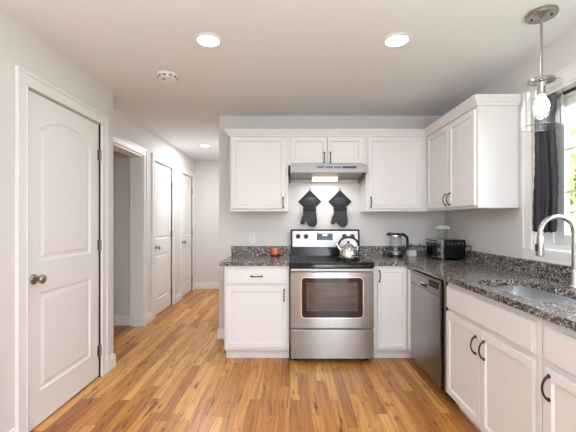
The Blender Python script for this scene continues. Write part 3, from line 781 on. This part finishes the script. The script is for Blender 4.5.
# glass electric kettle
gk = thing('electric_kettle', 'clear glass electric kettle with black lid and handle near the corner', 'kettle', (1.100, 3.60, CT1+.001))
b = MB(); b.lathe([(.078, 0), (.078, .016), (.070, .022), (0, .022)], (0, 0, 0), 'Z', 30); b.build('power_base', M['black'], gk, smooth=35)
b = MB(); b.lathe([(.067, .024), (.068, .055), (.066, .058)], (0, 0, 0), 'Z', 30); b.build('heater_band', M['steel_h'], gk, smooth=35)
b = MB(); b.lathe([(.066, .0585), (.068, .07), (.066, .14), (.058, .208), (.056, .208), (.064, .14), (.066, .07), (.064, .0585)], (0, 0, 0), 'Z', 32, close=True); b.build('jug', M['glass'], gk, smooth=60)
b = MB(); b.lathe([(.0, .226), (.059, .226), (.061, .212), (.059, .206), (.0, .206)], (0, 0, 0), 'Z', 30); b.build('collar', M['chrome'], gk, smooth=40)
b = MB(); b.lathe([(.060, .2265), (.060, .236), (.045, .246), (0, .249)], (0, 0, 0), 'Z', 28); b.tube([(-.05, 0, .234), (-.075, 0, .236), (-.09, 0, .228)], [.022, .016, .009], 10); b.build('lid', M['black'], gk, smooth=50)
b = MB(); b.tube([(.05, -.005, .232), (.085, -.005, .232), (.118, -.005, .205), (.126, -.005, .150), (.116, -.005, .098), (.088, -.005, .062), (.066, -.005, .048)], [.015, .016, .016, .015, .013, .012, .012], 12); b.build('handle', M['black'], gk, smooth=70)

def canister(label, x, y, w_, h, low, group=None):
    t = thing('canister', label, 'canister', (x, y, CT1+.001), 0)
    b = MB(); b.box(-w_/2, w_/2, -w_/2, w_/2, 0, h*.56, .006, 3); b.build('lower_body', low, t)
    b = MB(); b.box(-w_/2+.003, w_/2-.003, -w_/2+.003, w_/2-.003, h*.565, h*.92, .006, 3); b.build('upper_body', M['greylid'], t)
    b = MB(); b.box(-w_/2, w_/2, -w_/2, w_/2, h*.925, h, .004, 2); ld = b.build('lid', M['black'], t)
    b = MB(); b.lathe([(.006, h), (.006, h+.006), (.011, h+.012), (0, h+.017)], (0, 0, .0005), 'Z', 14); b.build('knob', M['black'], ld, smooth=50)
canister('small square canister with pale lower half beside the glass kettle', 1.284, 3.655, .084, .115, M['canister'])
canister('small square dark canister between the pale canister and the toaster oven', 1.366, 3.640, .078, .112, M['ring'])

# toaster oven, its front towards the room's left
to = thing('toaster_oven', 'black toaster oven with chrome edge in the worktop corner', 'toaster oven', (1.555, 3.48, CT1+.001))
b = MB(); b.box(-.100, .112, -.205, .205, .016, .194, .008, 3); b.build('body', M['enamel'], to)
for x in (-.08, .09):
    for y in (-.17, .17): b = MB(); b.lathe([(.014, 0), (.014, .014), (.011, .0158)], (x, y, 0), 'Z', 12); b.build('foot', M['black'], to)
b = MB(); b.box(-.112, -.1005, -.207, -.188, .014, .196, .003); b.box(-.112, -.1005, .190, .207, .014, .196, .003); b.box(-.112, -.1005, -.188, .190, .184, .196, .003); b.box(-.112, -.1005, -.188, .190, .014, .024, .003)
b.build('front_frame', M['chrome'], to)
b = MB(); b.box(-.110, -.1005, -.085, .188, .026, .182, .002); td = b.build('glass_door', M['ovenglass'], to)
b = MB(); b.tube([(-.128, -.06, .165), (-.128, .165, .165)], .005, 10); b.box(-.128, -.108, -.05, -.04, .161, .169); b.box(-.128, -.108, .145, .155, .161, .169); b.build('door_handle', M['chrome'], td)
b = MB(); b.box(-.109, -.1005, -.186, -.088, .026, .182, .002); cp = b.build('control_panel', M['steel_h'], to)
for z in (.055, .135):
    b = MB(); b.lathe([(.022, 0), (.021, .004), (.017, .02), (0, .021)], (-.109, -.138, z), '-X', 18); b.box(-.137, -.112, -.142, -.134, z-.018, z+.018, .002); b.build('knob', M['black'], cp, smooth=35)
for i in range(5):
    b = MB(); b.box(-.065+i*.035, -.045+i*.035, -.2065, -.2045, .148, .170, .001); b.build('vent', M['slot'], to)
b = MB(); b.tube([(.09, -.204, .11), (.108, -.235, .135), (.114, -.275, .146), (.114, -.305, .135), (.108, -.312, .115), (.102, -.29, .09), (.098, -.255, .05), (.085, -.235, .02), (.07, -.228, .006)], .0045, 8); b.build('power_cord', M['black'], to, smooth=60)

jr = thing('glass_jar', 'clear glass jar with white lid standing on the black toaster oven', 'jar', (1.558, 3.52, CT1+.197))
b = MB(); b.lathe([(.040, .001), (.046, .008), (.046, .092), (.044, .092), (.044, .009), (.038, .004), (0, .004)], (0, 0, 0), 'Z', 28); b.build('jar_body', M['glass'], jr, smooth=50)
b = MB(); b.lathe([(.060, .093), (.066, .098), (.066, .112), (.060, .124), (.035, .133), (0, .136)], (0, 0, 0), 'Z', 30); b.build('lid', M['plate'], jr, smooth=50)
b = MB(); b.lathe([(.061, .0895), (.061, .0928), (0, .0928)], (0, 0, 0), 'Z', 30); b.build('lid_shade', M['black'], jr, smooth=50)  # black disc stands in for the shadow under the lid

# ---------------------------------------------------------------- curtain and rod
rod = thing('curtain_rod', 'thin black curtain rod across the top of the window', 'curtain rod', (XR+.022, (W0+W1)/2, 2.085))
b = MB(); b.tube([(0, -(W1-W0)/2+.014, 0), (0, (W1-W0)/2-.014, 0)], .010, 12); b.build('pole', M['black'], rod, smooth=60)
for s in (-1, 1):
    b = MB(); b.lathe([(.019, 0), (.019, .006), (.012, .008)], (0, s*((W1-W0)/2-.0125) - (.008 if s > 0 else -.008)*0, 0), 'Y' if s < 0 else '-Y', 16); b.build('end_bracket', M['black'], rod)
b = MB(); bm = b.bm; nu, nv = 72, 40; grid = []
rnd = random.Random(5)
for j in range(nv+1):
    v = j/nv; row = []; z = 2.108-v*.892
    for i in range(nu+1):
        u = i/nu; y = 2.385-u*(.198-.01*math.sin(v*7))
        a = .014+.004*v; x = XR+.022-.006+a*math.sin(u*2*PI*4.3+.5*math.sin(v*5))*(.75+.25*math.cos(u*9))+.002*math.sin(v*60+u*14)
        if j < 3: x = XR+.022-.0+(x-(XR+.022))*.9 - .012*(1 if math.sin(u*2*PI*4.3) < 0 else -1)*.3
        row.append(bm.verts.new((x-.020, y, z+.004*math.sin(u*2*PI*4.3))))
    grid.append(row)
for j in range(nv):
    for i in range(nu): bm.faces.new((grid[j][i], grid[j][i+1], grid[j+1][i+1], grid[j+1][i]))
cu = b.build('curtain', M['satin'], smooth=180)
md = cu.modifiers.new('thickness', 'SOLIDIFY'); md.thickness = .0025
tag(cu, 'short black satin curtain bunched at the far side of the window', 'curtain')

# ---------------------------------------------------------------- pendant
pd = thing('pendant_light', 'brushed nickel pendant with clear glass cylinder shade hanging over the sink', 'pendant light', (1.392, 1.91, CEIL))
b = MB(); b.lathe([(.078, -.0005), (.078, -.014), (.072, -.022), (.02, -.026), (.008, -.03)], (0, 0, 0), 'Z', 36); cn = b.build('canopy', M['nickel'], pd, smooth=35)
for a in (2.5, 5.6):
    b = MB(); b.lathe([(.006, 0), (.006, -.005), (0, -.007)], (.045*math.cos(a), .045*math.sin(a), -.0235), 'Z', 10); b.build('screw', M['black'], cn)
b = MB(); b.tube([(0, 0, -.025), (0, 0, -.37)], .0068, 12); b.build('rod', M['nickel'], pd, smooth=60)
b = MB(); b.lathe([(.010, -.362), (.062, -.368), (.064, -.374), (.064, -.382), (.022, -.386), (.019, -.392), (.019, -.450), (.016, -.454)], (0, 0, 0), 'Z', 30); b.tube([(-.072, 0, -.374), (.072, 0, -.374)], .004, 8); b.build('socket_cap', M['nickel'], pd, smooth=35)
b = MB(); b.lathe([(.060, -.384), (.090, -.388), (.096, -.398), (.096, -.632), (.092, -.632), (.092, -.400), (.088, -.392), (.060, -.388)], (0, 0, 0), 'Z', 44, close=True); b.build('glass_shade', M['shade'], pd, smooth=50)
for z in (-.632, -.396): b = MB(); b.tube([(0.094*math.cos(2*PI*k/44), 0.094*math.sin(2*PI*k/44), z) for k in range(45)], .0032, 8, caps=False); b.build('shade_rim', M['rim'], pd, smooth=60)
b = MB(); b.lathe([(.013, -.454), (.016, -.462), (.030, -.485), (.038, -.512), (.034, -.538), (.020, -.554), (0, -.559)], (0, 0, 0), 'Z', 24); b.build('bulb', M['bulb'], pd, smooth=60)

# ---------------------------------------------------------------- ceiling fixtures
def downlight(label, x, y, power, seen=True):
    t = thing('recessed_light', label, 'ceiling light', (x, y, CEIL), 0, 'recessed ceiling lights')
    b = MB(); b.lathe([(.092, -.0005), (.092, -.004), (.086, -.007), (.070, -.005), (.068, -.0005)], (0, 0, 0), 'Z', 40); b.build('trim_ring', M['plate'], t, smooth=50)
    b = MB(); b.lathe([(.0675, -.0008), (.0675, -.004), (0, -.0045)], (0, 0, 0), 'Z', 40); b.build('lens', M['lens'], t, smooth=50)
    area('downlight_lamp', (x, y, CEIL-.012), (0, 0, 0), .13, .13, power, LAMP, 'DISK')
downlight('round recessed ceiling light beside the smoke detector', -.52, 2.2, 4)
downlight('round recessed ceiling light in front of the right-hand wall cabinets', .68, 2.2, 4)
downlight('round recessed ceiling light far down the hallway', -1.30, 5.27, 20)

sd = thing('smoke_detector', 'round white smoke detector on the ceiling near the hallway', 'smoke detector', (-.965, 2.72, CEIL))
b = MB(); b.lathe([(.080, -.0005), (.080, -.010), (.072, -.014), (.066, -.034), (.045, -.040), (0, -.041)], (0, 0, 0), 'Z', 36); b.build('housing', M['plate'], sd, smooth=35)
b = MB()
for k in range(10):
    a = 2*PI*k/10
    b.box(-.012, .012, -.0725, -.066, -.028, -.019, mtx=Matrix.Rotation(a, 4, 'Z'))
b.build('vent_slots', M['slot'], sd)
b = MB(); b.lathe([(.012, -.0405), (.012, -.044), (0, -.045)], (-.022, -.02, .0), 'Z', 16); b.build('test_button', M['greylid'], sd)
